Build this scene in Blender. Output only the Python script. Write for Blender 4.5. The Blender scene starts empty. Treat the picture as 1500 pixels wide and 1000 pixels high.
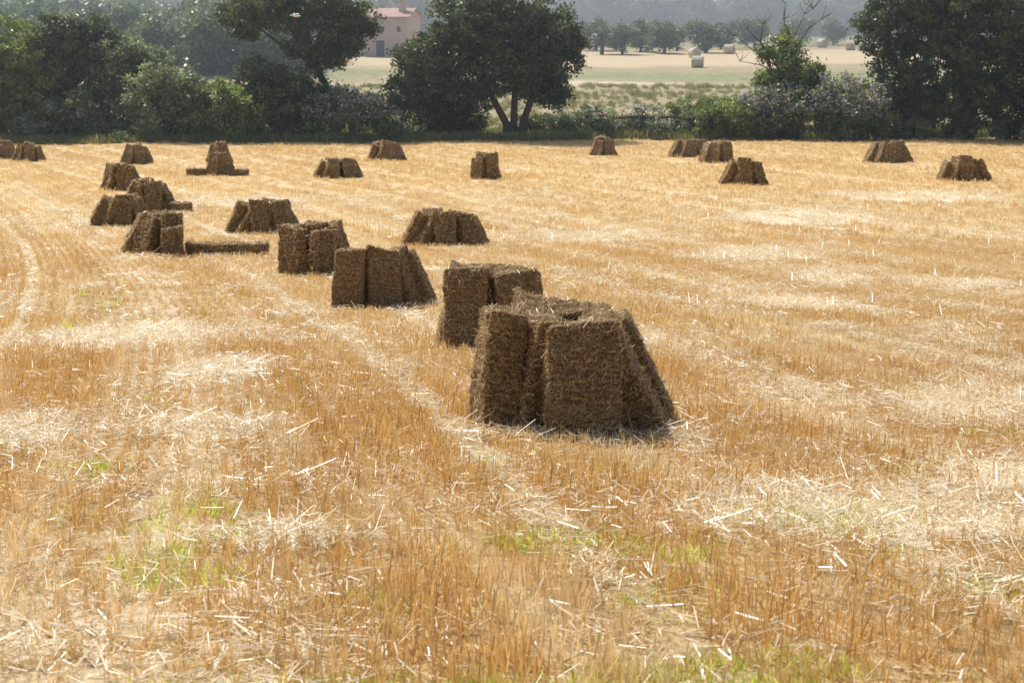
import bpy, math, random
import numpy as np
from mathutils import Vector, Matrix, Euler, noise
R = np.random.default_rng(7); random.seed(7)
sc = bpy.context.scene
CZ = 8.0
# ------------------------------------------------------------ terrain
PY=[-60,0,6,12.5,19.3,27,33,42,50,64,88,100,112,140,180,260,350,430,600,900,1700]
PZ=[4.0,-1.75,-2.37,-3.03,-3.67,-4.38,-4.79,-5.34,-5.66,-5.95,-6.35,-6.45,-6.3,-5.4,-4.0,-2.3,-.6,4,22,60,110]
_yy=np.arange(-80,1720,1.0); _zz=np.interp(_yy,PY,PZ)
_k=np.exp(-np.linspace(-2,2,7)**2); _k/=_k.sum()
_zz=np.convolve(np.pad(_zz,3,mode='edge'),_k,'valid')
def G(x,y):
    x=np.asarray(x,float); y=np.asarray(y,float)
    b=0.035*np.sin(x*.7+y*.23)+0.03*np.sin(y*.41-x*.33)
    far=np.clip((y-300)/300,0,1)*(9*np.sin(x*.011+1.0)+5*np.sin(x*.027+y*.01))
    return CZ+np.interp(y,_yy,_zz)+b+far
def U(x,y): return x+.12*y+.0025*y*y
TRACKS=[-15.5,-11.3,-7,-2.7,1.5,3.1,7.75,12.1,16.4,20.7,25,29.5,34,38.5,43]
SWATH=[-17.5,-9.2,-.6,5.3,9.9,14.3,23,32,40.5]
# bleached, flattened straw patches: x,y,rx,ry
PATCH=[(6.3,33.3,.9,2.2),(5.6,38.5,1.6,2.4),(8.2,31,1.2,1.2),(4.2,14.6,1.0,1.6),(2.0,9.3,1.3,1.1),(3.4,10.6,.9,1.0),(-4.8,21,1.3,2.6),(-3.9,12.4,.7,1.2),(-2.2,12.6,.5,.6),(.1,15.2,.5,.7),(-1.2,8.5,.3,.3),(9,52,3,3),(-9,57,2.5,2.),(4.5,27,1.2,1.6),(-2.9,16.5,.6,1.4),(2,45,2,2),(14,60,4,3)]
def n2(x,y,s,o=0): return noise.noise(Vector((x*s+o,y*s-o,o*.37)))
def pat(x,y):
    m=0
    for a,b,c,d in PATCH:
        v=1-((x-a)/c)**2-((y-b)/d)**2
        if v>m: m=v
    return m
# ------------------------------------------------------------ nodes helpers
class NT:
    def __init__(s,nt): s.nt=nt; s.n=nt.nodes; s.l=nt.links
    def add(s,t,**k):
        nd=s.n.new(t)
        for a,b in k.items():
            if a=='ins':
                for i,v in b.items():
                    if isinstance(v,bpy.types.NodeSocket): s.l.new(v,nd.inputs[i])
                    else: nd.inputs[i].default_value=v
            else: setattr(nd,a,b)
        return nd
    def math(s,op,a,b=0.0,c=0.0,clamp=False):
        nd=s.add('ShaderNodeMath',operation=op,use_clamp=clamp,ins={0:a,1:b,2:c}); return nd.outputs[0]
    def mix(s,f,a,b,bt='MIX'):
        nd=s.add('ShaderNodeMix',data_type='RGBA',blend_type=bt)
        for i,v in ((0,f),(6,a),(7,b)):
            if isinstance(v,bpy.types.NodeSocket): s.l.new(v,nd.inputs[i])
            else: nd.inputs[i].default_value=(tuple(v)+(1,) if (i>0 and len(v)==3) else v)
        return nd.outputs[2]
    def noise(s,vec,scale,detail=3,rough=.55,dist=0):
        nd=s.add('ShaderNodeTexNoise',ins={'Scale':scale,'Detail':detail,'Roughness':rough,'Distortion':dist})
        s.l.new(vec,nd.inputs['Vector']); return nd.outputs[0]
    def ramp(s,f,stops):
        nd=s.add('ShaderNodeValToRGB'); s.l.new(f,nd.inputs[0]); cr=nd.color_ramp
        while len(cr.elements)<len(stops): cr.elements.new(.5)
        for e,(p,c) in zip(cr.elements,stops):
            e.position=p; e.color=(tuple(c)+(1,)) if not isinstance(c,float) else (c,c,c,1)
        return nd.outputs[0]
    def mr(s,v,a,b,c=0.,d=1.):
        nd=s.add('ShaderNodeMapRange',ins={0:v,1:a,2:b,3:c,4:d}); nd.clamp=True; return nd.outputs[0]
def newmat(name):
    m=bpy.data.materials.new(name); m.use_nodes=True; m.node_tree.nodes.clear(); return m,NT(m.node_tree)
def rowcoords(t):
    g=t.add('ShaderNodeNewGeometry'); sp=t.add('ShaderNodeSeparateXYZ',ins={0:g.outputs['Position']})
    x,y=sp.outputs[0],sp.outputs[1]
    u=t.math('ADD',x,t.math('ADD',t.math('MULTIPLY',y,.12),t.math('MULTIPLY',t.math('MULTIPLY',y,y),.0025)))
    return g.outputs['Position'],x,y,u
def unoise(t,u,y,a,b,det=3,ro=.65):
    return t.noise(t.add('ShaderNodeCombineXYZ',ins={0:t.math('MULTIPLY',u,a),1:t.math('MULTIPLY',y,b)}).outputs[0],1.,det,ro)
def swmask(t,u,y):
    nn=unoise(t,u,y,.9,.12,4); n3=unoise(t,u,y,3.2,.16,4,.6)
    m=None; tr=None
    for lst,w,a in ((SWATH[1:7],.9,1.),([-7,-2.7,1.5,3.1,7.75,12.1,16.4],.11,1.)):
        for s in lst:
            d=t.math('ABSOLUTE',t.math('SUBTRACT',u,float(s)))
            v=t.math('SUBTRACT',1.0,t.math('DIVIDE',d,w),clamp=True)
            if w<.5: tr=v if tr is None else t.math('MAXIMUM',tr,v)
            else: m=v if m is None else t.math('MAXIMUM',m,v)
    a=t.mr(nn,.42,.62); a2=t.mr(n3,.52,.68)
    z=t.math('MAXIMUM',t.math('MULTIPLY',m,t.mr(nn,.40,.58,.0,.8)),t.math('MULTIPLY',a2,t.math('MULTIPLY',a,.8)))
    return t.math('MAXIMUM',z,t.math('MULTIPLY',tr,t.mr(n3,.42,.64,.0,.8))),nn,n3
def patchmask(t,x,y,nz):
    m=None
    for a,b,c,d in PATCH:
        p=t.math('POWER',t.math('DIVIDE',t.math('SUBTRACT',x,a),c),2.); q=t.math('POWER',t.math('DIVIDE',t.math('SUBTRACT',y,b),d),2.)
        v=t.math('SUBTRACT',1.,t.math('ADD',p,q),clamp=True); m=v if m is None else t.math('MAXIMUM',m,v)
    return t.mr(t.math('ADD',t.math('MULTIPLY',m,.5),nz),.68,.86)
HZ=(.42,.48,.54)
def haze(t,col,y,L=420.,amt=1.):  # painted aerial haze: pale blue mixed into the colour with distance
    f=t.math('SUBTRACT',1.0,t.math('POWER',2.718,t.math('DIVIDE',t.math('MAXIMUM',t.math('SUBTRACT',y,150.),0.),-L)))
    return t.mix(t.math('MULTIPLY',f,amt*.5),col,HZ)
def foliage_shader(t,col,trans=.35,rough=.5,spec=.25,tr_tint=(1.2,1.25,.7)):
    d=t.add('ShaderNodeBsdfPrincipled',ins={'Base Color':col,'Roughness':rough,'Specular IOR Level':spec})
    tr=t.add('ShaderNodeBsdfTranslucent',ins={'Color':t.mix(1.0,col,tr_tint,'MULTIPLY')})
    mx=t.add('ShaderNodeMixShader',ins={0:trans,1:d.outputs[0],2:tr.outputs[0]})
    o=t.add('ShaderNodeOutputMaterial'); t.l.new(mx.outputs[0],o.inputs[0])
def col_attr(t): return t.add('ShaderNodeAttribute',attribute_name='cv').outputs['Fac']
def leafmat(name,dark,light,hz=False,flower=None,trans=.35,L=420.):
    m,t=newmat(name); a=col_attr(t)
    p,x,y,u=rowcoords(t)
    nn=t.noise(p,.6,2)
    c=t.mix(a,dark,light); c=t.mix(t.mr(nn,.3,.7,0,.35),c,tuple(v*.6 for v in dark))
    if flower:
        c=t.mix(t.math('GREATER_THAN',a,.93),c,flower)
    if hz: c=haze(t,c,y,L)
    foliage_shader(t,c,trans,.42,.5); return m
M={}
def strawmat(name,c0,c1,pale,trans=.4,sw=True):
    m,t=newmat(name); a=col_attr(t); c=t.mix(a,c0,c1)
    if sw:
        p,x,y,u=rowcoords(t)
        nn=unoise(t,u,y,.9,.12); big=t.noise(p,.09,2); st=unoise(t,u,y,1.7,.03,3,.6)
        c=t.mix(t.mr(big,.35,.65,0,.35),c,tuple(np.array(c0)*np.array([1.05,.92,.75])))
        c=t.mix(t.mr(st,.5,.36,0,.4),c,tuple(np.array(c0)*.9))
        c=t.mix(t.mr(nn,.50,.66,0,.6),c,pale); c=t.mix(t.mr(st,.55,.67,0,.5),c,pale)
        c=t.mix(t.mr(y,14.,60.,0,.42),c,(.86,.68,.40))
    foliage_shader(t,c,trans,.36,.6,(1.1,1.05,.9)); return m
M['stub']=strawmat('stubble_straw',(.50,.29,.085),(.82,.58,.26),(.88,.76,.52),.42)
M['litter']=strawmat('litter_straw',(.58,.43,.21),(.92,.84,.66),(.85,.74,.54),.3,False)
M['bhair']=strawmat('bale_straw',(.27,.165,.07),(.90,.70,.42),(.5,.4,.2),.33,False)
m,t=newmat('weed_green'); a=col_attr(t); foliage_shader(t,t.mix(a,(.30,.36,.06),(.72,.70,.24)),.5,.5,.3,(1.2,1.25,.6)); M['weed']=m
m,t=newmat('bale_core'); tc=t.add('ShaderNodeTexCoord').outputs['Object']
mp=t.add('ShaderNodeMapping',ins={0:tc,3:(1,1,4)}).outputs[0]
n1=t.noise(mp,9,5,.7); nf=t.noise(tc,70,3,.7)
c=t.ramp(t.math('ADD',t.math('MULTIPLY',n1,.5),t.math('MULTIPLY',nf,.5)),[(.34,(.05,.028,.012)),(.5,(.24,.145,.06)),(.66,(.58,.41,.21))])
bp=t.add('ShaderNodeBump',ins={'Strength':1.0,'Distance':.03,'Height':t.math('ADD',n1,nf)})
b=t.add('ShaderNodeBsdfPrincipled',ins={'Base Color':c,'Roughness':.8,'Specular IOR Level':.1,'Normal':bp.outputs[0]})
o=t.add('ShaderNodeOutputMaterial'); t.l.new(b.outputs[0],o.inputs[0]); M['core']=m
m,t=newmat('bark'); tc=t.add('ShaderNodeTexCoord').outputs['Object']
c=t.ramp(t.noise(tc,6,4,.7),[(.3,(.03,.024,.018)),(.7,(.11,.09,.07))])
b=t.add('ShaderNodeBsdfPrincipled',ins={'Base Color':c,'Roughness':.9}); o=t.add('ShaderNodeOutputMaterial'); t.l.new(b.outputs[0],o.inputs[0]); M['bark']=m
M['oak']=leafmat('oak_leaves',(.030,.042,.022),(.16,.19,.09),trans=.38)
M['grey']=leafmat('greygreen_leaves',(.08,.105,.065),(.38,.42,.27),trans=.42)
M['bright']=leafmat('bright_leaves',(.08,.11,.035),(.34,.40,.14),trans=.42)
M['lilac']=leafmat('lilac_shrub_leaves',(.09,.12,.055),(.28,.33,.16),flower=(.50,.42,.62),trans=.42)
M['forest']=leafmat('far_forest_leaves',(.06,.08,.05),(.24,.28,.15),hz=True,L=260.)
M['olive']=leafmat('olive_leaves',(.07,.095,.065),(.24,.27,.18))
M['verge']=leafmat('verge_grass_blades',(.16,.17,.07),(.48,.43,.21))
def simple(name,col,rough=.8,nsc=3.,var=.25):
    m,t=newmat(name); p,x,y,u=rowcoords(t)
    nn=t.noise(p,nsc,5,.65)
    c=t.mix(t.mr(nn,.3,.7),tuple(v*(1-var) for v in col),tuple(min(1,v*(1+var)) for v in col))
    b=t.add('ShaderNodeBsdfPrincipled',ins={'Base Color':c,'Roughness':rough,'Specular IOR Level':.2}); o=t.add('ShaderNodeOutputMaterial'); t.l.new(b.outputs[0],o.inputs[0]); return m
M['wall']=simple('house_plaster',(.58,.44,.37),var=.12); M['roof']=simple('roof_tiles',(.40,.26,.20),nsc=1.5)
M['glass']=simple('window_dark',(.10,.09,.09),.3); M['white']=simple('white_feathers',(.8,.78,.74))
M['rbale']=simple('round_bale_straw',(.50,.44,.34),nsc=5.)
# ground
m,t=newmat('field_ground'); p,x,y,u=rowcoords(t)
s,nn,n3=swmask(t,u,y)
al=t.add('ShaderNodeCombineXYZ',ins={0:t.math('MULTIPLY',u,30.),1:t.math('MULTIPLY',y,9.)}).outputs[0]
fine=t.noise(al,1.,5,.75); med=t.noise(p,3.,4,.65); big=t.noise(p,.09,3)
base=t.ramp(fine,[(.30,(.12,.07,.03)),(.46,(.38,.245,.10)),(.62,(.70,.53,.29))])
base=t.mix(t.mr(big,.35,.65,0,.3),base,(.44,.275,.10))
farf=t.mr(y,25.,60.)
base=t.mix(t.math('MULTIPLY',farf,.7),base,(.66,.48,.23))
st=unoise(t,u,y,1.7,.03,3,.6)
base=t.mix(t.mr(st,.5,.36,0,.45),base,(.36,.225,.08)); base=t.mix(t.mr(st,.55,.67,0,.45),base,(.80,.66,.42))
pal=t.mix(t.mr(fine,.35,.6),(.54,.40,.21),(.88,.78,.57))
base=t.mix(t.math('MULTIPLY',s,t.mr(med,.3,.6,.3,.9)),base,pal)
base=t.mix(t.math('MULTIPLY',t.math('LESS_THAN',med,.40),.5),base,(.16,.10,.05))
pm=patchmask(t,x,y,unoise(t,u,y,2.4,.8,4,.7))
base=t.mix(t.math('MULTIPLY',pm,.85),base,(.88,.80,.62))
wob=t.math('MULTIPLY',t.math('SUBTRACT',t.noise(p,.035,3),.5),40.)
yw=t.math('ADD',y,wob)
gn=t.noise(p,1.2,5,.7); gn2=t.noise(t.add('ShaderNodeMapping',ins={0:p,3:(.03,.22,.1)}).outputs[0],1.,4,.6)
dry=t.mix(t.mr(gn,.35,.65),(.26,.205,.12),(.46,.37,.23))
dry=t.mix(t.mr(gn2,.45,.65,0,.6),dry,(.25,.24,.11))
def band(a,b,e=3.):
    return t.math('MULTIPLY',t.mr(yw,a-e,a+e),t.mr(yw,b-e,b+e,1.,0.))
gr=t.mix(t.mr(gn,.35,.65),(.14,.17,.07),(.28,.30,.14))
dry=t.mix(t.math('MULTIPLY',band(158,172),.8),dry,gr)
dry=t.mix(t.math('MULTIPLY',band(150,154,1.),.8),dry,(.58,.49,.35))
dry=t.mix(t.math('MULTIPLY',band(180,225),.7),dry,(.56,.44,.28))
dry=t.mix(t.math('MULTIPLY',t.mr(yw,235.,250.),.9),dry,gr)
verge=t.mix(t.mr(gn,.35,.65),(.08,.09,.035),(.24,.22,.11))
edge=t.math('ADD',y,t.math('ADD',t.math('MULTIPLY',x,-.12),t.math('MULTIPLY',t.math('SUBTRACT',med,.5),3.)))
out=t.mix(t.mr(edge,98.,99.),base,verge); out=t.mix(t.mr(edge,106.,110.),out,dry)
bp=t.add('ShaderNodeBump',ins={'Strength':.8,'Distance':.05,'Height':fine})
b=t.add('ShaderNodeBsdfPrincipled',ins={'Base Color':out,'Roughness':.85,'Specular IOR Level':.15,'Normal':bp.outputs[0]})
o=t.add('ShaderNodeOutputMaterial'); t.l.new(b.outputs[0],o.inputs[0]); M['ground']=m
# ------------------------------------------------------------ mesh builder from quads
def qmesh(name,parts,mats,smooth=False):
    V=np.concatenate([p[0].reshape(-1,3) for p in parts]); nq=len(V)//4
    cv=np.concatenate([np.asarray(p[1],float) for p in parts]); mi=np.concatenate([np.full(len(p[1]),p[2]) for p in parts]).astype(np.int32)
    me=bpy.data.meshes.new(name); me.vertices.add(len(V)); me.vertices.foreach_set('co',V.astype(np.float32).ravel())
    me.loops.add(nq*4); me.loops.foreach_set('vertex_index',np.arange(nq*4,dtype=np.int32))
    me.polygons.add(nq); me.polygons.foreach_set('loop_start',np.arange(0,nq*4,4,dtype=np.int32))
    for k in mats: me.materials.append(k)
    me.polygons.foreach_set('material_index',mi)
    at=me.attributes.new('cv','FLOAT','FACE'); at.data.foreach_set('value',cv.astype(np.float32))
    me.update(calc_edges=True)
    return me
def obj(name,me,loc=(0,0,0),parent=None,link=True):
    o=bpy.data.objects.new(name,me); o.location=loc
    if link: sc.collection.objects.link(o)
    if parent: o.parent=parent
    return o
def norm(a): return a/np.maximum(np.linalg.norm(a,axis=-1,keepdims=True),1e-9)
def strips(P,D,L,W,rng=R,facing=None):
    n=len(P); D=norm(D); r=norm(rng.normal(size=(n,3))) if facing is None else facing
    S=norm(np.cross(D,r)); L=np.asarray(L).reshape(-1,1); W=np.asarray(W).reshape(-1,1)*.5
    return np.stack([P-S*W,P+S*W,P+D*L+S*W*.8,P+D*L-S*W*.8],1)
def tube(pts,rad,k=7):
    pts=np.array(pts,float); rings=[]
    for i,p in enumerate(pts):
        d=norm(pts[min(i+1,len(pts)-1)]-pts[max(i-1,0)]); a=norm(np.cross(d,[.3,.9,.2])); b=np.cross(d,a)
        th=np.linspace(0,2*math.pi,k,endpoint=False)
        rings.append(p+rad[i]*(np.cos(th)[:,None]*a+np.sin(th)[:,None]*b))
    q=[]
    for i in range(len(pts)-1):
        for j in range(k):
            q.append([rings[i][j],rings[i][(j+1)%k],rings[i+1][(j+1)%k],rings[i+1][j]])
    return np.array(q)
def leaves(C,n_each,spread,size,rng=R,vz=.75):
    n=len(C)*n_each; c=np.repeat(C,n_each,0)
    off=rng.normal(size=(n,3))*spread*np.array([1,1,vz]); P=c+off
    a=norm(rng.normal(size=(n,3))); b=norm(np.cross(a,rng.normal(size=(n,3))))
    s=(size*rng.uniform(.6,1.3,n))[:,None]
    V=np.stack([P-a*s,P-b*s*.55,P+a*s,P+b*s*.55],1)
    cc=np.repeat(rng.uniform(0,.7,len(C)),n_each)+rng.uniform(0,.4,n)
    return V,np.clip(cc,0,1)
def lobes_clumps(lobes,dens,rng=R):
    out=[]
    for l in lobes:
        x,z,r=l[:3]; dy=l[3] if len(l)>3 else rng.uniform(-.5,.5)
        n=int(dens*r*r)+4; d=norm(rng.normal(size=(n,3)))
        rr=r*np.where(rng.random(n)<.72,rng.uniform(.72,1.08,n),rng.uniform(.2,.72,n))
        c=np.array([x,dy,z])+d*rr[:,None]*np.array([1,.95,.9]); out.append(c)
    C=np.concatenate(out); return C[C[:,2]>.12]
def tree(name,bx,by,lobes,leaf,trunks=None,dens=26,leaf_n=60,size=.11,spread=.21,limbs=True,flower_top=False,bare=None):
    z0=float(G(bx,by)); L=[(l[0]-bx,)+tuple(l[1:]) for l in lobes]
    C=lobes_clumps(L,dens); V,cv=leaves(C,leaf_n,spread,size)
    if flower_top:
        k=(R.random(len(cv))<.35)&(V[:,0,2]>np.percentile(V[:,0,2],40)); cv=np.minimum(cv,.9); cv[k]=1.0
    parts=[(V,cv,0)]
    trunks=trunks or [[(0,0,-.3),(.1,0,1.2)]]
    for tr in trunks:
        r0=.28 if limbs else .12
        parts.append((lambda q:(q,np.zeros(len(q)),1))(tube(tr,np.linspace(r0,r0*.6,len(tr)),8)))
    tops=[np.array(tr[-1],float) for tr in trunks]
    for l in L:
        e=np.array([l[0],l[3] if len(l)>3 else 0,l[1]]); b=min(tops,key=lambda q:np.linalg.norm(q-e))
        if e[2]<b[2]*.8: continue
        m1=b*.6+e*.4+np.append(R.normal(size=2)*.25,.15)
        q=tube([b,m1,e],[.15 if limbs else .07,.09,.03],6); parts.append((q,np.zeros(len(q)),1))
        for _ in range(4):
            e2=e+norm(R.normal(size=3))*l[2]*.85; q=tube([m1*.4+e*.6,(e+e2)/2+R.normal(size=3)*.15,e2],[.05,.03,.012],5); parts.append((q,np.zeros(len(q)),1))
    for br in (bare or []):
        q=tube(br[0],np.linspace(br[1],.012,len(br[0])),5); parts.append((q,np.zeros(len(q)),1))
        for _ in range(5):
            i=random.randint(1,len(br[0])-1); st_=np.array(br[0][i],float); d_=np.array([random.uniform(-.8,.8),random.uniform(-.3,.3),random.uniform(.2,.9)])
            q=tube([st_,st_+d_*.5+R.normal(size=3)*.05,st_+d_],[.022,.015,.008],4); parts.append((q,np.zeros(len(q)),1))
    me=qmesh(name,parts,[leaf,M['bark']]); return obj(name,me,(bx,by,z0))
# ------------------------------------------------------------ ground sheet
xs=np.unique(np.concatenate([np.linspace(-900,-60,40),np.linspace(-60,60,170),np.linspace(60,900,40)]))
ys=np.unique(np.concatenate([np.linspace(-60,0,20),np.linspace(0,110,180),np.linspace(110,400,110),np.linspace(400,1700,90)]))
XX,YY=np.meshgrid(xs,ys); ZZ=G(XX,YY); nx,ny=len(xs),len(ys)
me=bpy.data.meshes.new('ground'); i0=(np.arange(ny-1)[:,None]*nx+np.arange(nx-1)[None]).ravel()
F=np.stack([i0,i0+1,i0+nx+1,i0+nx],1)
me.from_pydata(np.stack([XX,YY,ZZ],-1).reshape(-1,3).tolist(),[],F.tolist()); me.materials.append(M['ground']); me.polygons.foreach_set('use_smooth',[True]*len(me.polygons)); me.update()
obj('ground',me)
# ------------------------------------------------------------ geometry node instancer
def instancer(name,P,rot,scl,idx,sources):
    coll=bpy.data.collections.new(name+'_parts')
    for i,s in enumerate(sources):
        o=bpy.data.objects.new('%s_part_%02d'%(name,i),s); coll.objects.link(o)
    me=bpy.data.meshes.new(name); me.vertices.add(len(P)); me.vertices.foreach_set('co',np.asarray(P,np.float32).ravel())
    a=me.attributes.new('rot','FLOAT_VECTOR','POINT'); a.data.foreach_set('vector',np.asarray(rot,np.float32).ravel())
    a=me.attributes.new('scl','FLOAT','POINT'); a.data.foreach_set('value',np.asarray(scl,np.float32))
    a=me.attributes.new('idx','INT','POINT'); a.data.foreach_set('value',np.asarray(idx,np.int32))
    me.update(); o=obj(name,me)
    ng=bpy.data.node_groups.new(name+'_gn','GeometryNodeTree')
    ng.interface.new_socket('Geometry',in_out='INPUT',socket_type='NodeSocketGeometry'); ng.interface.new_socket('Geometry',in_out='OUTPUT',socket_type='NodeSocketGeometry')
    N=ng.nodes; L=ng.links; gi=N.new('NodeGroupInput'); go=N.new('NodeGroupOutput')
    ci=N.new('GeometryNodeCollectionInfo'); ci.inputs[0].default_value=coll; ci.inputs[1].default_value=True; ci.inputs[2].default_value=True
    ip=N.new('GeometryNodeInstanceOnPoints'); ip.inputs['Pick Instance'].default_value=True
    def na(n,t):
        q=N.new('GeometryNodeInputNamedAttribute'); q.data_type=t; q.inputs[0].default_value=n; return q.outputs[0]
    L.new(gi.outputs[0],ip.inputs['Points']); L.new(ci.outputs[0],ip.inputs['Instance'])
    L.new(na('idx','INT'),ip.inputs['Instance Index']); L.new(na('rot','FLOAT_VECTOR'),ip.inputs['Rotation']); L.new(na('scl','FLOAT'),ip.inputs['Scale'])
    L.new(ip.outputs[0],go.inputs[0])
    md=o.modifiers.new('scatter','NODES'); md.node_group=ng; return o
def stub_src(n,seg,w,h0,h1,spr,fl=.15):
    P=np.stack([R.normal(size=n)*spr,R.uniform(-seg/2,seg/2,n),np.full(n,-.01)],1)
    D=np.stack([R.normal(size=n)*.2,R.normal(size=n)*.2,np.ones(n)],1)
    k=R.random(n)<fl; D[k,:2]*=5
    h=h0+(h1-h0)*R.random(n)**1.1; V=strips(P,D,h,R.uniform(w*.7,w*1.3,n)); 
    return qmesh('stub',[(V,R.random(n),0)],[M['stub']])
S=[stub_src(22,.19,.0052,.045,.15,.030,.22) for _ in range(6)]+[stub_src(20,.3,.008,.055,.14,.040) for _ in range(5)]+[stub_src(26,.6,.017,.06,.14,.10) for _ in range(4)]
def swv(u,y):
    m=0
    for s in SWATH: m=max(m,.75*max(0,1-abs(u-s)/.9))
    for s in TRACKS:
        if abs(u-s)<.11: m=max(m,1.2)
    return m
P=[];ro=[];sl=[];ix=[]
def field(y0,y1,du,dy,i0,i1,margin,keep):
    y=y0
    while y<y1:
        hw=.31*y+margin; ua=U(-hw,y); ub=U(hw,y)
        us=np.arange(math.ceil(ua/du)*du,ub,du); 
        for u in us:
            yj=y+random.uniform(-dy,dy)*.5; x=u-.12*yj-.0025*yj*yj+random.gauss(0,.014)
            if yj-.12*x>98.3: continue
            m=swv(u,yj); nz=n2(u*1.3,yj*.35,1.0)
            if m>.25 and random.random()<m*(.6 if (nz>-.0 or m>1) else .15): continue
            pt=pat(x,yj)
            if pt>0 and random.random()<min(.75,pt*1.3*(1+n2(x,yj,1.5,3))): continue
            g=n2(x,yj,1.7,5)
            if random.random()<(1-keep)+max(0,-g-.2)*1.2: continue
            P.append((x,yj)); ro.append((random.gauss(0,.05),random.gauss(0,.05),math.atan(.12+.005*yj)+(math.pi if random.random()<.5 else 0)))
            sl.append(random.uniform(.75,1.2)*(1+.35*n2(x,yj,.5,2))*(.85 if m>.3 else 1)); ix.append(random.randint(i0,i1))
        y+=dy
field(4.2,19,.14,.125,0,5,1.8,.96)
field(19,44,.19,.27,6,10,3,.93)
field(44,104,.43,.7,11,14,5,.93)
P=np.array(P); P3=np.column_stack([P,G(P[:,0],P[:,1])])
instancer('wheat_stubble',P3,ro,sl,ix,S); print('stubble',len(P))
def lit_src(n,rad,w,lift=.12,l1=.14):
    P=np.stack([R.normal(size=n)*rad,R.normal(size=n)*rad,R.uniform(.01,.06,n)],1)
    a=R.uniform(0,6.28,n); D=np.stack([np.cos(a),np.sin(a),R.normal(size=n)*lift],1)
    up=np.tile([0,0,1.],(n,1))+R.normal(size=(n,3))*.35
    return qmesh('lit',[(strips(P,D,.02+l1*R.random(n)**1.8,R.uniform(w*.6,w*1.5,n),facing=up),R.random(n),0)],[M['litter']])
S=[lit_src(28,.13,.0055,.25) for _ in range(4)]+[lit_src(24,.2,.012,.2,.2) for _ in range(3)]+[lit_src(70,.11,.0055,.3,.2) for _ in range(2)]
P=[];ro=[];sl=[];ix=[]
def addl(x,y,i,s=1.):
    P.append((x,y)); ro.append((0,0,random.uniform(0,6.28))); sl.append(s*random.uniform(.8,1.2)); ix.append(i)
for (y0,y1,n,a,b) in ((4.3,22,9500,0,3),(22,62,14000,4,6)):
    for _ in range(n):
        y=math.sqrt(random.uniform(y0*y0,y1*y1)); x=random.uniform(-1,1)*(.31*y+2.); u=U(x,y)
        m=swv(u,y)*(.9 if n2(u*1.3,y*.35,1.)>-.0 else .25); pz=n2(u*1.1,y*.25,1.)
        if random.random()<.15+.7*m+max(0,pz-.1)*1.5+1.5*pat(x,y): addl(x,y,random.randint(a,b))
for s in (1.5,3.1,7.75,12.1):
    for _ in range(240):
        y=random.uniform(5,48); u=s+random.gauss(0,.08); x=u-.12*y-.0025*y*y
        if abs(x)<.33*y+1 and n2(s,y,.35,3)>-.1: addl(x,y,random.randint(0,3) if y<22 else random.randint(4,6),.6 if y<22 else .8)
for (x,y,rx,ry) in PATCH:
    for _ in range(int(min(160,60*rx*ry*(1.3 if y<22 else .8)))):
        addl(x+random.gauss(0,rx*.45),y+random.gauss(0,ry*.45),random.choice([0,1,2,7]) if y<22 else random.choice([4,5,6,8]),1.)
for (x,y,r,n) in [(-3.65,25.3,.4,22),(-1.2,8.4,.2,18),(-2.35,12.8,.35,14),(3.95,21.5,.3,14),(-1.15,10.4,.4,10),(2.1,7.3,.4,20),(5.3,17,.6,30),(.9,12.5,.6,20),(.2,12.5,.4,12),(1.5,13.1,.2,6)]:
    for _ in range(n):
        addl(x+random.gauss(0,r*.9),y+random.gauss(0,r*.6),random.choice([7,8]) if random.random()<.5 else (2 if y<22 else 5),1.)
P=np.array(P); P3=np.column_stack([P,G(P[:,0],P[:,1])+.015]); instancer('straw_litter',P3,ro,sl,ix,S); print('litter',len(P))
def weed_src(n,h,w):
    P=np.stack([R.normal(size=n)*.05,R.normal(size=n)*.05,np.zeros(n)],1); D=np.stack([R.normal(size=n)*.45,R.normal(size=n)*.45,np.ones(n)],1)
    V=strips(P,D,R.uniform(h*.5,h,n),R.uniform(w*.6,w*1.3,n)); V[:,2]=V[:,3]=(V[:,2]+V[:,3])/2; V[:,2]+=.0008
    return qmesh('weed',[(V,R.random(n),0)],[M['weed']])
S=[weed_src(10,.09,.009) for _ in range(4)]+[weed_src(22,.2,.018) for _ in range(2)]
P=[];ro=[];sl=[];ix=[]
for _ in range(14000):
    y=random.uniform(4.5,12); x=random.uniform(-1,1)*(.31*y+1.5)
    g=n2(x,y,.9,3)+.5*n2(x,y,3.5,4)+ .46*max(0,1-(y-5.6)/1.5)-.04*(y-6)
    if g>.28 and random.random()<(g-.22)*1.4: addl(x,y,random.randint(0,3),1.)
for (x,y,r,n) in [(-6.6,28.5,.4,9),(-6.2,26,.3,5),(-5.9,22,.15,3),(-3.7,12.1,.09,7),(-.15,11.2,.06,4),(3.8,16.2,.1,4),(1.5,8.8,.35,30),(1.9,9.3,.3,24),(-1.9,9.6,.2,6),(.2,8.4,.2,8)]:
    for _ in range(n): addl(x+random.gauss(0,r),y+random.gauss(0,r*1.6),random.randint(0,5) if y>20 else random.randint(0,3),1.)
for _ in range(1200):
    y=random.uniform(8,26); u=random.choice([-1.4,-.9,-4.2,5.6,6.1,9.3])+random.gauss(0,.22); x=u-.12*y-.0025*y*y
    if n2(x,y,.5,8)>.14: addl(x,y,random.randint(0,3),.7)
P=np.array(P); P3=np.column_stack([P,G(P[:,0],P[:,1])]); instancer('green_weeds',P3,ro,sl,ix,S)
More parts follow.
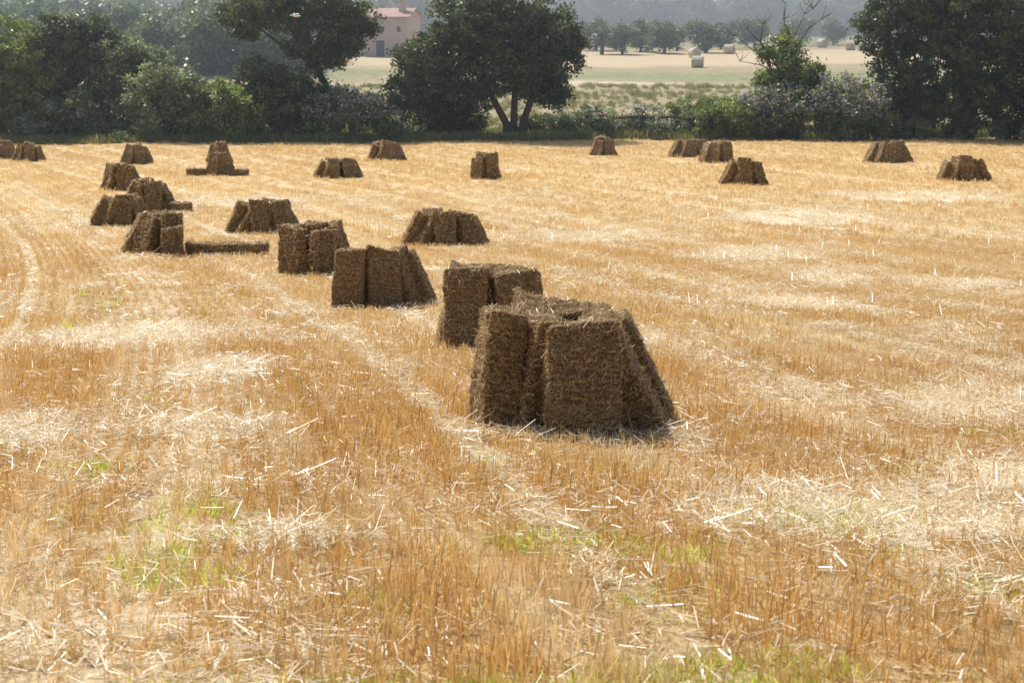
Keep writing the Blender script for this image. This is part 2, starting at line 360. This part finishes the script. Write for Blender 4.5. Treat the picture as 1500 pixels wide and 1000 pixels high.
# ------------------------------------------------------------ bales
BW,BT,BH=.52,.31,.98
def bale_mesh(seed,nh,hw,cuts=14,lmax=.10,wob=1.,stray=.06):
    rg=np.random.default_rng(seed)
    import bmesh
    bm=bmesh.new(); bmesh.ops.create_cube(bm,size=2.0); bmesh.ops.subdivide_edges(bm,edges=bm.edges[:],cuts=cuts,use_grid_fill=True)
    half=np.array([BW/2,BT/2,BH/2]); rr=.032
    def shape(p):
        q=np.array(p)*half; inner=half-rr; c=np.clip(q,-inner,inner); d=q-c; L=np.linalg.norm(d)
        nrm=d/L if L>1e-6 else np.sign(q)*(np.abs(np.array(p))>.999)
        q=c+nrm*min(L,rr) if L>1e-6 else q
        v=Vector((q[0]*4+seed*3.1,q[1]*4,q[2]*4)); dd=wob*(.032*noise.noise(v)+.026*noise.noise(v*2.7+Vector((5,1,2))))+.02*noise.noise(Vector((q[0]*3,q[1]*3,q[2]*26+seed)))
        for s in (-.12,.12): dd-=.022*math.exp(-((q[0]-s)/.02)**2)
        fl=1+.05*wob*math.sin(q[2]*2.6+seed) 
        q=q+nrm*dd; q[0]*=fl; q[0]+=.03*wob*math.sin(q[2]*2.2+seed*1.7); q[1]+=.03*wob*math.sin(q[2]*3+seed)
        q[2]+=.05*math.sin(seed*2.3)*q[0]/BW*2
        return q,nrm
    for v in bm.verts:
        q,n=shape(v.co); v.co=Vector(q)+Vector((0,0,BH/2))
    bm.normal_update(); faces=[([np.array(v.co) for v in f.verts],np.array(f.normal),f.calc_area()) for f in bm.faces]
    V=np.array([f[0] for f in faces]); A=np.array([f[2] for f in faces]); Nn=np.array([f[1] for f in faces])
    bm.free()
    k=rg.choice(len(faces),nh,p=A/A.sum()); w=rg.dirichlet([1,1,1,1],nh); Pp=(V[k]*w[:,:,None]).sum(1); N_=Nn[k]
    T=norm(np.cross(N_,rg.normal(size=(nh,3)))); lift=np.abs(rg.normal(size=nh))*.18+.02; lift[rg.random(nh)<stray]+=.9
    ln=rg.uniform(.02,lmax,nh); lg=rg.random(nh)<.03; ln[lg]*=1.8; D=T+N_*lift[:,None]; D[:,2]-=.12
    st=Pp-T*ln[:,None]*.5-N_*.006
    H=strips(st,D,ln,rg.uniform(hw*.6,hw*1.4,nh),facing=norm(N_+rg.normal(size=(nh,3))*.5))
    cvh=rg.random(nh)**1.3
    return qmesh('straw_bale',[(V,np.zeros(len(V)),0),(H,cvh,1)],[M['core'],M['bhair']])
HI=[bale_mesh(s,8500,.005,16,.085,.7,.05) for s in (1,2,3,11)]
MD=[bale_mesh(s,3200,.010,lmax=.11) for s in (4,5,6,7)]
LO=[bale_mesh(s,1000,.018,9,.14) for s in (8,9,10)]
# x,y,yaw,lean,height scale,width scale
T={
'near':[(.03,-.60,4,8,.94,1.06),(-.33,-.18,-72,9,.96,.95),(-.66,-.10,-82,7,1.0,1),(-.55,.42,-84,14,1.04,1),(.63,-.20,82,26,1.06,1),(.74,.42,84,24,1.0,1),(.10,.66,176,12,1.06,1)],
'two':[(-.25,-.30,0,7,.98,1.02),(.31,-.22,12,9,.95,1),(-.56,.18,-84,13,.96,1),(.42,.55,150,14,1.0,1),(-.1,.65,180,14,1.02,1)],
'three':[(-.44,-.32,-10,3,1.0,1),(.13,-.24,10,5,1.02,1),(.56,.02,70,15,1.02,.95),(.80,.36,84,22,.97,1),(-.25,.42,178,10,.97,1),(.2,.5,182,10,.95,1)],
'four':[(-.40,-.30,-34,5,1.0,1.05),(.22,-.22,24,8,.92,1),(.04,.5,150,10,1.08,1),(.56,.32,72,15,1.06,1),(-.52,.42,-105,9,.98,1)],
'wide':[(-1.06,.0,-78,31,1.0,1),(-.62,-.30,-56,26,1.04,1),(.04,-.44,2,15,.97,1.05),(.68,-.14,32,21,.92,1),(1.05,.16,76,30,.86,1),(-.35,.6,190,17,1.04,1),(.35,.6,172,17,.98,1)],
'six':[(-.92,.05,-80,22,1.0,1),(-.54,-.28,-66,27,.98,1),(.03,-.42,-4,12,1.02,1),(.62,-.18,40,19,.95,1),(.95,.25,76,24,1,1),(.2,.6,180,15,1.04,1),(-.4,.6,200,15,.97,1)],
'tri':[(-.68,0,-78,26,1.02,1),(-.32,-.32,-40,18,.94,1),(.33,-.36,12,13,1.0,1),(.78,.1,76,26,.96,1),(0,.5,180,16,1.06,1)],
'trap':[(-.90,0,-84,29,1.,1),(-.52,-.26,-62,25,.96,1),(.08,-.40,2,14,1.02,1),(.64,-.10,46,23,.96,1),(.98,.16,82,31,1,1),(.1,.55,180,16,1.03,1)],
'slim':[(-.48,0,-82,20,1.02,1),(-.22,-.34,-28,14,.92,1),(.32,-.22,26,13,1.02,1),(.58,.1,80,23,1,1),(0,.45,180,14,1.04,1)],
}
FL={'seven':[(1.15,-.1,3),(2.05,.1,-4)],'nine':[(.95,0,-6)],'eleven':[(-.95,-.1,4),(.85,-.05,-3)]}
cnt=[0]
def stack(x,y,tmpl,lib,rot=0,sc_=1.,fallen=None,only=None,extra=()):
    e=bpy.data.objects.new('straw_bale_stack',None); sc.collection.objects.link(e); e.empty_display_size=.3
    gz=float(G(x,y)); e.location=(x,y,gz); e.rotation_euler=(0,0,math.radians(rot)); e.scale=(sc_,)*3
    bl=(T[tmpl] if only is None else [T[tmpl][i] for i in only])+list(extra)
    far=y>60; jit=8 if far else 3
    for i,(bx,by,yaw,lean,hs,ws) in enumerate(bl):
        if far: bx+=random.gauss(0,.06); hs+=random.gauss(0,.06)
        yw=math.radians(yaw+random.uniform(-jit,jit)) 
        wx=x+bx; wy=y+by; o=obj('bale_%d'%(i+1),lib[(cnt[0]*7+i*3)%len(lib)],parent=e)
        o.rotation_euler=(Matrix.Rotation(yw,3,'Z')@Matrix.Rotation(-math.radians(lean+random.uniform(-2,2)),3,'X')@Matrix.Rotation(random.gauss(0,.03),3,'Y')).to_euler()
        o.location=(bx,by,float(G(wx,wy))-gz-.02); s=random.uniform(.94,1.02); o.scale=(s*ws,s,hs)
    for j,(bx,by,yaw) in enumerate(FL.get(fallen,[])):
        o=obj('fallen_bale_%d'%(j+1),lib[j%len(lib)],parent=e)
        o.rotation_euler=(Matrix.Rotation(math.radians(yaw),3,'Z')@Matrix.Rotation(math.radians(90),3,'Y')@Matrix.Rotation(math.radians(90),3,'Z')).to_euler()
        o.location=(bx-.49,by,float(G(x+bx,y+by))-gz+BT/2-.02)
    cnt[0]+=1
stack(.47,13.2,'near',HI,sc_=.98)
stack(-.24,19.9,'two',HI,rot=-4)
stack(-2.18,27.4,'three',HI,sc_=.97)
stack(-3.95,33.8,'four',MD)
stack(-1.68,42.4,'wide',MD,sc_=.92)
stack(-6.85,46.4,'six',MD,sc_=.92)
stack(-8.25,39.6,'tri',MD,rot=4,fallen='seven',only=[0,1,2,4],extra=[(.42,-.62,4,3,.70,.9)])
stack(-11.3,49.4,'trap',MD,rot=5,only=[0,1,2,3,5],sc_=.92)
stack(-11.7,54.4,'tri',MD,fallen='nine')
stack(-14.8,64,'tri',LO,rot=-6,sc_=.98); stack(-12.1,70.4,'slim',LO,fallen='eleven',sc_=.9)
stack(-7.2,70.4,'wide',LO,rot=4,sc_=.83); stack(-6.0,81.4,'six',LO,sc_=.88)
stack(-1.15,69,'slim',LO,sc_=1.02); stack(-17.4,79,'tri',LO,sc_=.88,rot=9)
stack(-13.8,80.4,'slim',LO,sc_=.95); stack(-22.8,80.4,'tri',LO,sc_=.85); stack(-24.7,83,'slim',LO,sc_=.9)
stack(4.5,86,'tri',LO,rot=-5,sc_=.92); stack(8.8,84.4,'wide',LO,sc_=.86); stack(9.65,80.4,'tri',LO,rot=12,sc_=1.0)
stack(8.98,66.4,'trap',LO,sc_=.94); stack(17.6,80,'wide',LO,rot=-5,sc_=1.0); stack(17.9,68,'trap',LO,rot=6,sc_=1.0)
stack(29.9,98,'tri',LO)
# ------------------------------------------------------------ trees
tree('oak_tree',-28.8,99,[(-29.5,5,2.3),(-27.8,4,1.8),(-30.2,2.5,2.2),(-28,1.8,1.8),(-32.5,4.5,2.4),(-32,2,2)],M['bright'])
tree('oak_tree',-25.6,101,[(-26.5,5.8,1.5),(-25.2,4.6,1.6),(-27,3.6,1.6),(-25.3,2.2,1.9),(-23.7,5.3,1.4),(-24.6,6.2,1.1)],M['oak'])
tree('holm_oak_tree',-22.3,100,[(-22.6,4.4,1.7),(-21.2,3.9,1.6),(-23.4,2.8,1.6),(-21.8,1.6,1.8),(-20.4,3.1,1.2)],M['grey'])
tree('shrub',-19.5,97.6,[(-20.3,3.0,1.5),(-18.6,2.9,1.3),(-20,1.3,1.6),(-18.4,1.2,1.4)],M['grey'],limbs=False)
tree('shrub',-16.3,97.5,[(-16.5,2.3,1.35),(-17.5,1.2,1.3),(-15.3,1.8,1.3),(-15.6,.9,1.2),(-18.1,.9,.9)],M['bright'],limbs=False)
tree('oak_tree',-10.3,100.5,[(-15.6,7.1,1.4),(-13.9,7.8,1.6),(-12.1,7.6,1.6),(-10.6,7.7,1.8),(-8.9,6.7,1.2),(-10.9,4.9,1.35),(-12.3,5.6,1.0),(-9.6,5.6,1.0)],M['oak'],
   trunks=[[(0,0,-.3),(-.2,0,1.6),(-.6,0,3.2),(-1.2,0,4.3)]])
tree('shrub',-13.3,99,[(-14.5,3.1,1.6),(-12.8,2.9,1.6),(-13.8,1.5,1.7),(-12,1.3,1.4),(-11.2,2.3,1.1)],M['oak'],limbs=False)
tree('lilac_shrub',-9.3,98.4,[(-10.9,1.5,1.2),(-9.7,2,1.2),(-8.4,1.7,1.2),(-7.1,1.1,1.0)],M['lilac'],limbs=False,flower_top=True,spread=.2)
tree('shrub',-25.2,98,[(-26.2,1.4,1.2),(-25,1.9,1.2),(-24,1.2,1.0)],M['lilac'],limbs=False,spread=.2)
tree('holm_oak_tree',-.4,100,[(-2.6,6.9,2.0),(-.3,7.3,2.0),(1.8,6.4,1.9),(-3.9,5,1.7),(2.4,4.5,1.5),(-1,5.1,2.0),(.9,4.7,1.6),(-5.4,4.3,1.7),(-6.2,2.7,1.4),(-4.9,1.9,1.7),(-3.3,2.7,1.5),(1.9,3.2,1.2),(-4,1.2,1.2),(-.8,3.6,1.2),(-2.4,1.3,.9),(3.2,5.6,1.1),(2.7,2.6,.9),(.6,3.4,1.1),(-2.2,2.4,.9)],M['oak'],
   trunks=[[(0,0,-.3),(.1,0,.9),(-.5,0,2.0),(-1.2,0,3.4)],[(.45,.1,-.3),(.5,.1,1.1),(.6,.1,3.6)],[(.8,-.1,-.3),(1.1,0,1.2),(1.7,0,2.8)],[(-3.8,0,-.3),(-4,0,1.6)]])
tree('ivy_covered_tree',16.1,101,[(15.2,3.4,1.0),(16.3,3.8,1.35),(17.3,3.2,1.1),(14.8,4.9,.5),(15.9,5.6,.65),(16.1,4.9,.8),(17.9,3.8,.6)],M['bright'],leaf_n=60,spread=.2,
   bare=[([(0,0,2),(-.6,0,4.2),(-1.6,.1,5.6),(-2.4,.1,6.3)],.09),([(-.6,0,4.2),(-1.9,0,5.0),(-3.0,0,5.9)],.06),([(0,0,3),(.2,0,5.6),(.9,0,7.2)],.08),([(.2,0,5.6),(-.3,0,6.9),(-.2,0,7.8)],.05),([(.3,0,5),(1.1,0,6.3),(1.9,0,6.9)],.06),([(-1.6,.1,5.6),(-1.5,0,6.6)],.04),([(.9,0,7.2),(1.4,0,7.5)],.03),([(0,0,3.5),(-1.6,0,4.3),(-2.8,0,4.5)],.05)])
tree('lilac_shrub',16.5,99.5,[(14.7,1.7,1.4),(16,2.2,1.3),(17.2,1.9,1.5),(15.5,.9,1.3)],M['lilac'],limbs=False,flower_top=True,spread=.2)
tree('lilac_shrub',19.6,99.5,[(18.9,2.4,1.5),(20.2,2.2,1.5),(19,1.1,1.5),(20.8,1.2,1.4)],M['lilac'],limbs=False,flower_top=True,spread=.2)
tree('oak_tree',23.4,101,[(21.6,6.4,1.7),(22.9,8.0,2.0),(22.8,4.2,1.8),(23.6,2.0,1.8),(24.6,6.2,2.0),(22.3,1.5,1.2)],M['oak'])
tree('oak_tree',26.6,100,[(26,8.2,2.4),(25.6,5.0,2.0),(27.5,3.8,2.2),(26,1.9,2.0),(28.2,6.5,2.2)],M['oak'])
tree('oak_tree',31,100.5,[(30,7.6,2.6),(32.5,7,2.6),(31,4,2.6),(30,1.9,2.1),(33,2,2.2),(35,5,2.6)],M['oak'])
def low(name,x0,x1,y,h,mat,n,seed,fl=False):
    l=[]; rg=random.Random(seed)
    for _ in range(n):
        xx=rg.uniform(x0,x1); r=h*rg.uniform(.3,.6); l.append((xx,r*rg.uniform(.4,1.3),r,rg.uniform(-1,1)))
    tree(name,(x0+x1)/2,y,l,mat,limbs=False,dens=40,leaf_n=40,size=.085,spread=.14,flower_top=fl)
low('hedge',2.5,14,101,1.6,M['grey'],18,1); low('hedge',7,14.5,103,2.1,M['bright'],9,2); low('shrub',10.8,13.6,100.3,2.6,M['bright'],5,3)
low('hedge',-9,3,101.8,1.3,M['oak'],16,4); low('hedge',19,34,98.8,1.3,M['grey'],16,5); low('hedge',-33,-17,97,1.3,M['grey'],20,6); low('lilac_shrub',5,9.5,101.5,1.7,M['lilac'],6,7,True)
S=[]
for _ in range(4):
    n=50; Pq=np.stack([R.normal(size=n)*.3,R.normal(size=n)*.25,np.zeros(n)],1); D=np.stack([R.normal(size=n)*.3,R.normal(size=n)*.3,np.ones(n)],1)
    S.append(qmesh('vg',[(strips(Pq,D,R.uniform(.25,.7,n),R.uniform(.025,.045,n)),R.random(n),0)],[M['verge']]))
P=[];ro=[];sl=[];ix=[]
for _ in range(5500):
    x=random.uniform(-42,42); e=98.4+abs(random.gauss(0,3.5)); y=e+.12*x
    addl(x,y,random.randint(0,3),.9*(.5+.5*random.random()))
for _ in range(6000):
    y=random.uniform(108,150); x=random.uniform(-50,50)
    if n2(x*.3,y,.12,4)>-.15+random.gauss(0,.15): addl(x,y,random.randint(0,3),.35+.3*random.random())
P=np.array(P); instancer('verge_grass',np.column_stack([P,G(P[:,0],P[:,1])]),ro,sl,ix,S)
def farsrc(h,w,mat,nc,ln,size,sp,low=.45):
    l=[(R.uniform(-w,w)*.5,R.uniform(low,.8)*h,w*R.uniform(.35,.55),R.uniform(-w,w)*.4) for _ in range(7)]
    C=lobes_clumps(l,nc); V,cv=leaves(C,ln,sp,size); q=tube([(0,0,-.5),(.1,0,h*.5)],[.2,.1],6)
    return qmesh('ft',[(V,cv,0),(q,np.zeros(len(q)),1)],[mat,M['bark']])
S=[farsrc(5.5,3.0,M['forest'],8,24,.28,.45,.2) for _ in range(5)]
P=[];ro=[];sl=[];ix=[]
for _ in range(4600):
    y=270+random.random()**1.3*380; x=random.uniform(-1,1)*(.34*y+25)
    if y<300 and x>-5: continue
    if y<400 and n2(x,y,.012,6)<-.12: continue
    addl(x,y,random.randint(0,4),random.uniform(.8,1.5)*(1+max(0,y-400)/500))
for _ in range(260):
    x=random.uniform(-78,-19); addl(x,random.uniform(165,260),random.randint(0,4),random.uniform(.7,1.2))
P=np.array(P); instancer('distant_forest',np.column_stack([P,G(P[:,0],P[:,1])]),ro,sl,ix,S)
om=[farsrc(3.6,2.2,M['olive'],14,30,.16,.28,.3) for _ in range(3)]
for i,(x,y) in enumerate([(13.5,212),(16.5,222),(19,216),(21.5,226),(24.5,219),(28,232),(33,236),(11,226),(40,245),(46,248)]):
    o=obj('olive_tree',om[i%3],(x,y,float(G(x,y)))); s=random.uniform(.85,1.15); o.scale=(s*1.1,s,s*.95); o.rotation_euler[2]=random.uniform(0,6)
pp=[(lambda q:(q,np.zeros(len(q)),1))(tube([(0,0,-.3),(.05,0,1),(0,0,2.4)],[.28,.24,.22],8))]
for i in range(34):
    a=random.uniform(0,6.28); el=random.uniform(-.1,1.2); Lp=random.uniform(1.6,2.2); d=np.array([math.cos(a),math.sin(a)])
    cs=[np.array([*(d*Lp*s*math.cos(el)),2.4+Lp*(s*math.sin(el)-.55*s*s)]) for s in np.linspace(0,1,7)]
    for j in range(6):
        for sd in (-1,1):
            for k_ in range(3):
                st=cs[j]+(cs[j+1]-cs[j])*k_/3; D=np.array([[*(np.array([-d[1],d[0]])*sd+d*.6),-.5]]); pp.append((strips(st[None],D,[.5],[.07]),[random.random()],0))
obj('palm_tree',qmesh('palm_tree',pp,[M['olive'],M['bark']]),(11.0,212,float(G(11,212))))
def rbale():
    k=28; q=[]; r=.62; w=1.2; th=np.linspace(0,2*math.pi,k+1); prof=[(0,-w/2),(r*.5,-w/2+.02),(r*.9,-w/2),(r,-w/2+.07),(r*1.01,0),(r,w/2-.07),(r*.9,w/2),(r*.5,w/2-.02),(0,w/2)]
    rj=1+.02*np.sin(th*5)+.015*np.cos(th*9); rj[-1]=rj[0]
    def pt(j,p): return [p[0]*rj[j]*math.cos(th[j]),p[1],r+p[0]*rj[j]*math.sin(th[j])*.96]
    for a,b in zip(prof[:-1],prof[1:]):
        for j in range(k): q.append([pt(j,a),pt(j+1,a),pt(j+1,b),pt(j,b)])
    q=np.array(q); h=strips(q.mean(1),R.normal(size=(len(q),3)),R.uniform(.05,.15,len(q)),R.uniform(.02,.03,len(q)))
    return qmesh('rb',[(q,np.zeros(len(q)),0),(h,R.random(len(q)),0)],[M['rbale']])
rb=rbale()
for x,y,a in [(19.1,178,80),(21.3,202,20),(27.0,215,70),(42.3,236,30),(44.2,226,75)]:
    o=obj('round_straw_bale',rb,(x,y,float(G(x,y))-.03)); o.rotation_euler[2]=math.radians(a)
def boxq(x0,x1,y0,y1,z0,z1):
    c=[(x0,y0),(x1,y0),(x1,y1),(x0,y1)]; q=[]
    for i in range(4):
        a,b=c[i],c[(i+1)%4]; q.append([(*a,z0),(*b,z0),(*b,z1),(*a,z1)])
    q.append([(*p,z1) for p in c]); q.append([(*p,z0) for p in c[::-1]]); return np.array(q,float)
def child(n,q,mat,par):
    return obj(n,qmesh(n,[(q,np.zeros(len(q)),0)],[mat]),parent=par)
hx,hy=-15.6,205; e=bpy.data.objects.new('farm_house',None); sc.collection.objects.link(e); e.location=(hx,hy,float(G(hx,hy))-.2); e.rotation_euler[2]=math.radians(-12)
child('walls',boxq(-3.3,3.3,0,6,0,4.9),M['wall'],e)
rq=np.array([[(-3.7,-.4,4.85),(3.7,-.4,4.85),(3.7,3,5.9),(-3.7,3,5.9)],[(-3.7,6.4,4.85),(3.7,6.4,4.85),(3.7,3,5.9),(-3.7,3,5.9)],[(-3.7,-.4,4.7),(3.7,-.4,4.7),(3.7,-.4,4.85),(-3.7,-.4,4.85)]],float)
child('roof',rq,M['roof'],e)
child('gable_right',np.array([[(3.301,0,4.9),(3.301,6,4.9),(3.301,3.1,5.8),(3.301,2.9,5.8)]],float),M['wall'],e); child('gable_left',np.array([[(-3.301,0,4.9),(-3.301,6,4.9),(-3.301,3.1,5.8),(-3.301,2.9,5.8)]],float),M['wall'],e)
child('chimney',np.concatenate([boxq(1.9,2.6,1.5,2.2,5,6.8),boxq(1.8,2.7,1.4,2.3,6.81,6.95)]),M['wall'],e)
for i,(wx,wz) in enumerate([(-2,3.2),(.3,3.2),(2.3,3.2),(-2,1.2),(2,1.2)]): child('window_%d'%(i+1),boxq(wx-.22,wx+.22,-.03,.05,wz-.1,wz+.5),M['glass'],e)
child('door',boxq(-.5,.5,-.03,.05,0,2.1),M['glass'],e)
b=[]; 
body=tube([(-.3,0,0),(-.22,0,.01),(-.1,0,0),(.08,0,0),(.2,0,.02),(.28,0,.05),(.36,0,.03)],[.01,.035,.06,.065,.035,.035,.006],8); b.append((body,np.zeros(len(body)),0))
for s in (-1,1):
    w=np.array([[(.1,0,.04),(-.08,0,.04),(-.05,s*.28,.14),(.12,s*.28,.14)],[(.12,s*.28,.14),(-.05,s*.28,.14),(-.1,s*.6,.1),(.0,s*.6,.1)]],float); b.append((w,np.zeros(2),0))
o=obj('white_bird',qmesh('white_bird',b,[M['white']]),(-12.0,96.5,8.6)); o.rotation_euler=(0,0,math.radians(200))
# ------------------------------------------------------------ morning haze: real volumes over the valley
def hazebox(name,y0,y1,h0,h1,dens,zb,xh):
    m,t=newmat(name+'_air'); v=t.add('ShaderNodeVolumeScatter',ins={'Color':(.84,.93,1.,1),'Density':dens,'Anisotropy':.5}); o=t.add('ShaderNodeOutputMaterial'); t.l.new(v.outputs[0],o.inputs['Volume'])
    me=bpy.data.meshes.new(name)
    c8=[(-xh,y0,zb),(xh,y0,zb),(xh,y1,zb),(-xh,y1,zb),(-xh,y0,h0),(xh,y0,h0),(xh,y1,h1),(-xh,y1,h1)]
    me.from_pydata(c8,[],[(3,2,1,0),(4,5,6,7),(0,1,5,4),(1,2,6,5),(2,3,7,6),(3,0,4,7)]); me.materials.append(m); me.update(); obj(name,me)
hazebox('haze',62,760,30,66,.0011,-2,500)
hazebox('distant_haze',225,740,26,50,.0060,-1,480)
# ------------------------------------------------------------ light, world, camera
EL,AZ=53.,-40.
w=bpy.data.worlds.new('World'); sc.world=w; w.use_nodes=True; n=w.node_tree.nodes; bg=n['Background']
sk=n.new('ShaderNodeTexSky'); sk.sky_type='NISHITA'; sk.sun_disc=False; sk.sun_elevation=math.radians(EL); sk.sun_rotation=math.radians(AZ); sk.dust_density=2.5
w.node_tree.links.new(sk.outputs[0],bg.inputs[0]); bg.inputs[1].default_value=.15
sd=bpy.data.lights.new('sun','SUN'); sd.energy=5.0; sd.angle=math.radians(.5); sd.color=(1,.97,.91)
so=bpy.data.objects.new('sun',sd); sc.collection.objects.link(so)
dv=Vector((math.sin(math.radians(AZ))*math.cos(math.radians(EL)),math.cos(math.radians(AZ))*math.cos(math.radians(EL)),math.sin(math.radians(EL))))
so.rotation_euler=dv.to_track_quat('Z','Y').to_euler()
cd=bpy.data.cameras.new('camera'); cd.lens=60; cd.sensor_width=36; cd.clip_end=4000; cd.clip_start=.1
cd.dof.use_dof=True; cd.dof.focus_distance=17.; cd.dof.aperture_fstop=7.1
co=bpy.data.objects.new('camera',cd); sc.collection.objects.link(co); co.location=(0,0,CZ); co.rotation_euler=(math.radians(90-10.43),0,0); sc.camera=co
sc.view_settings.view_transform='Standard'; sc.view_settings.look='None'; sc.view_settings.exposure=0
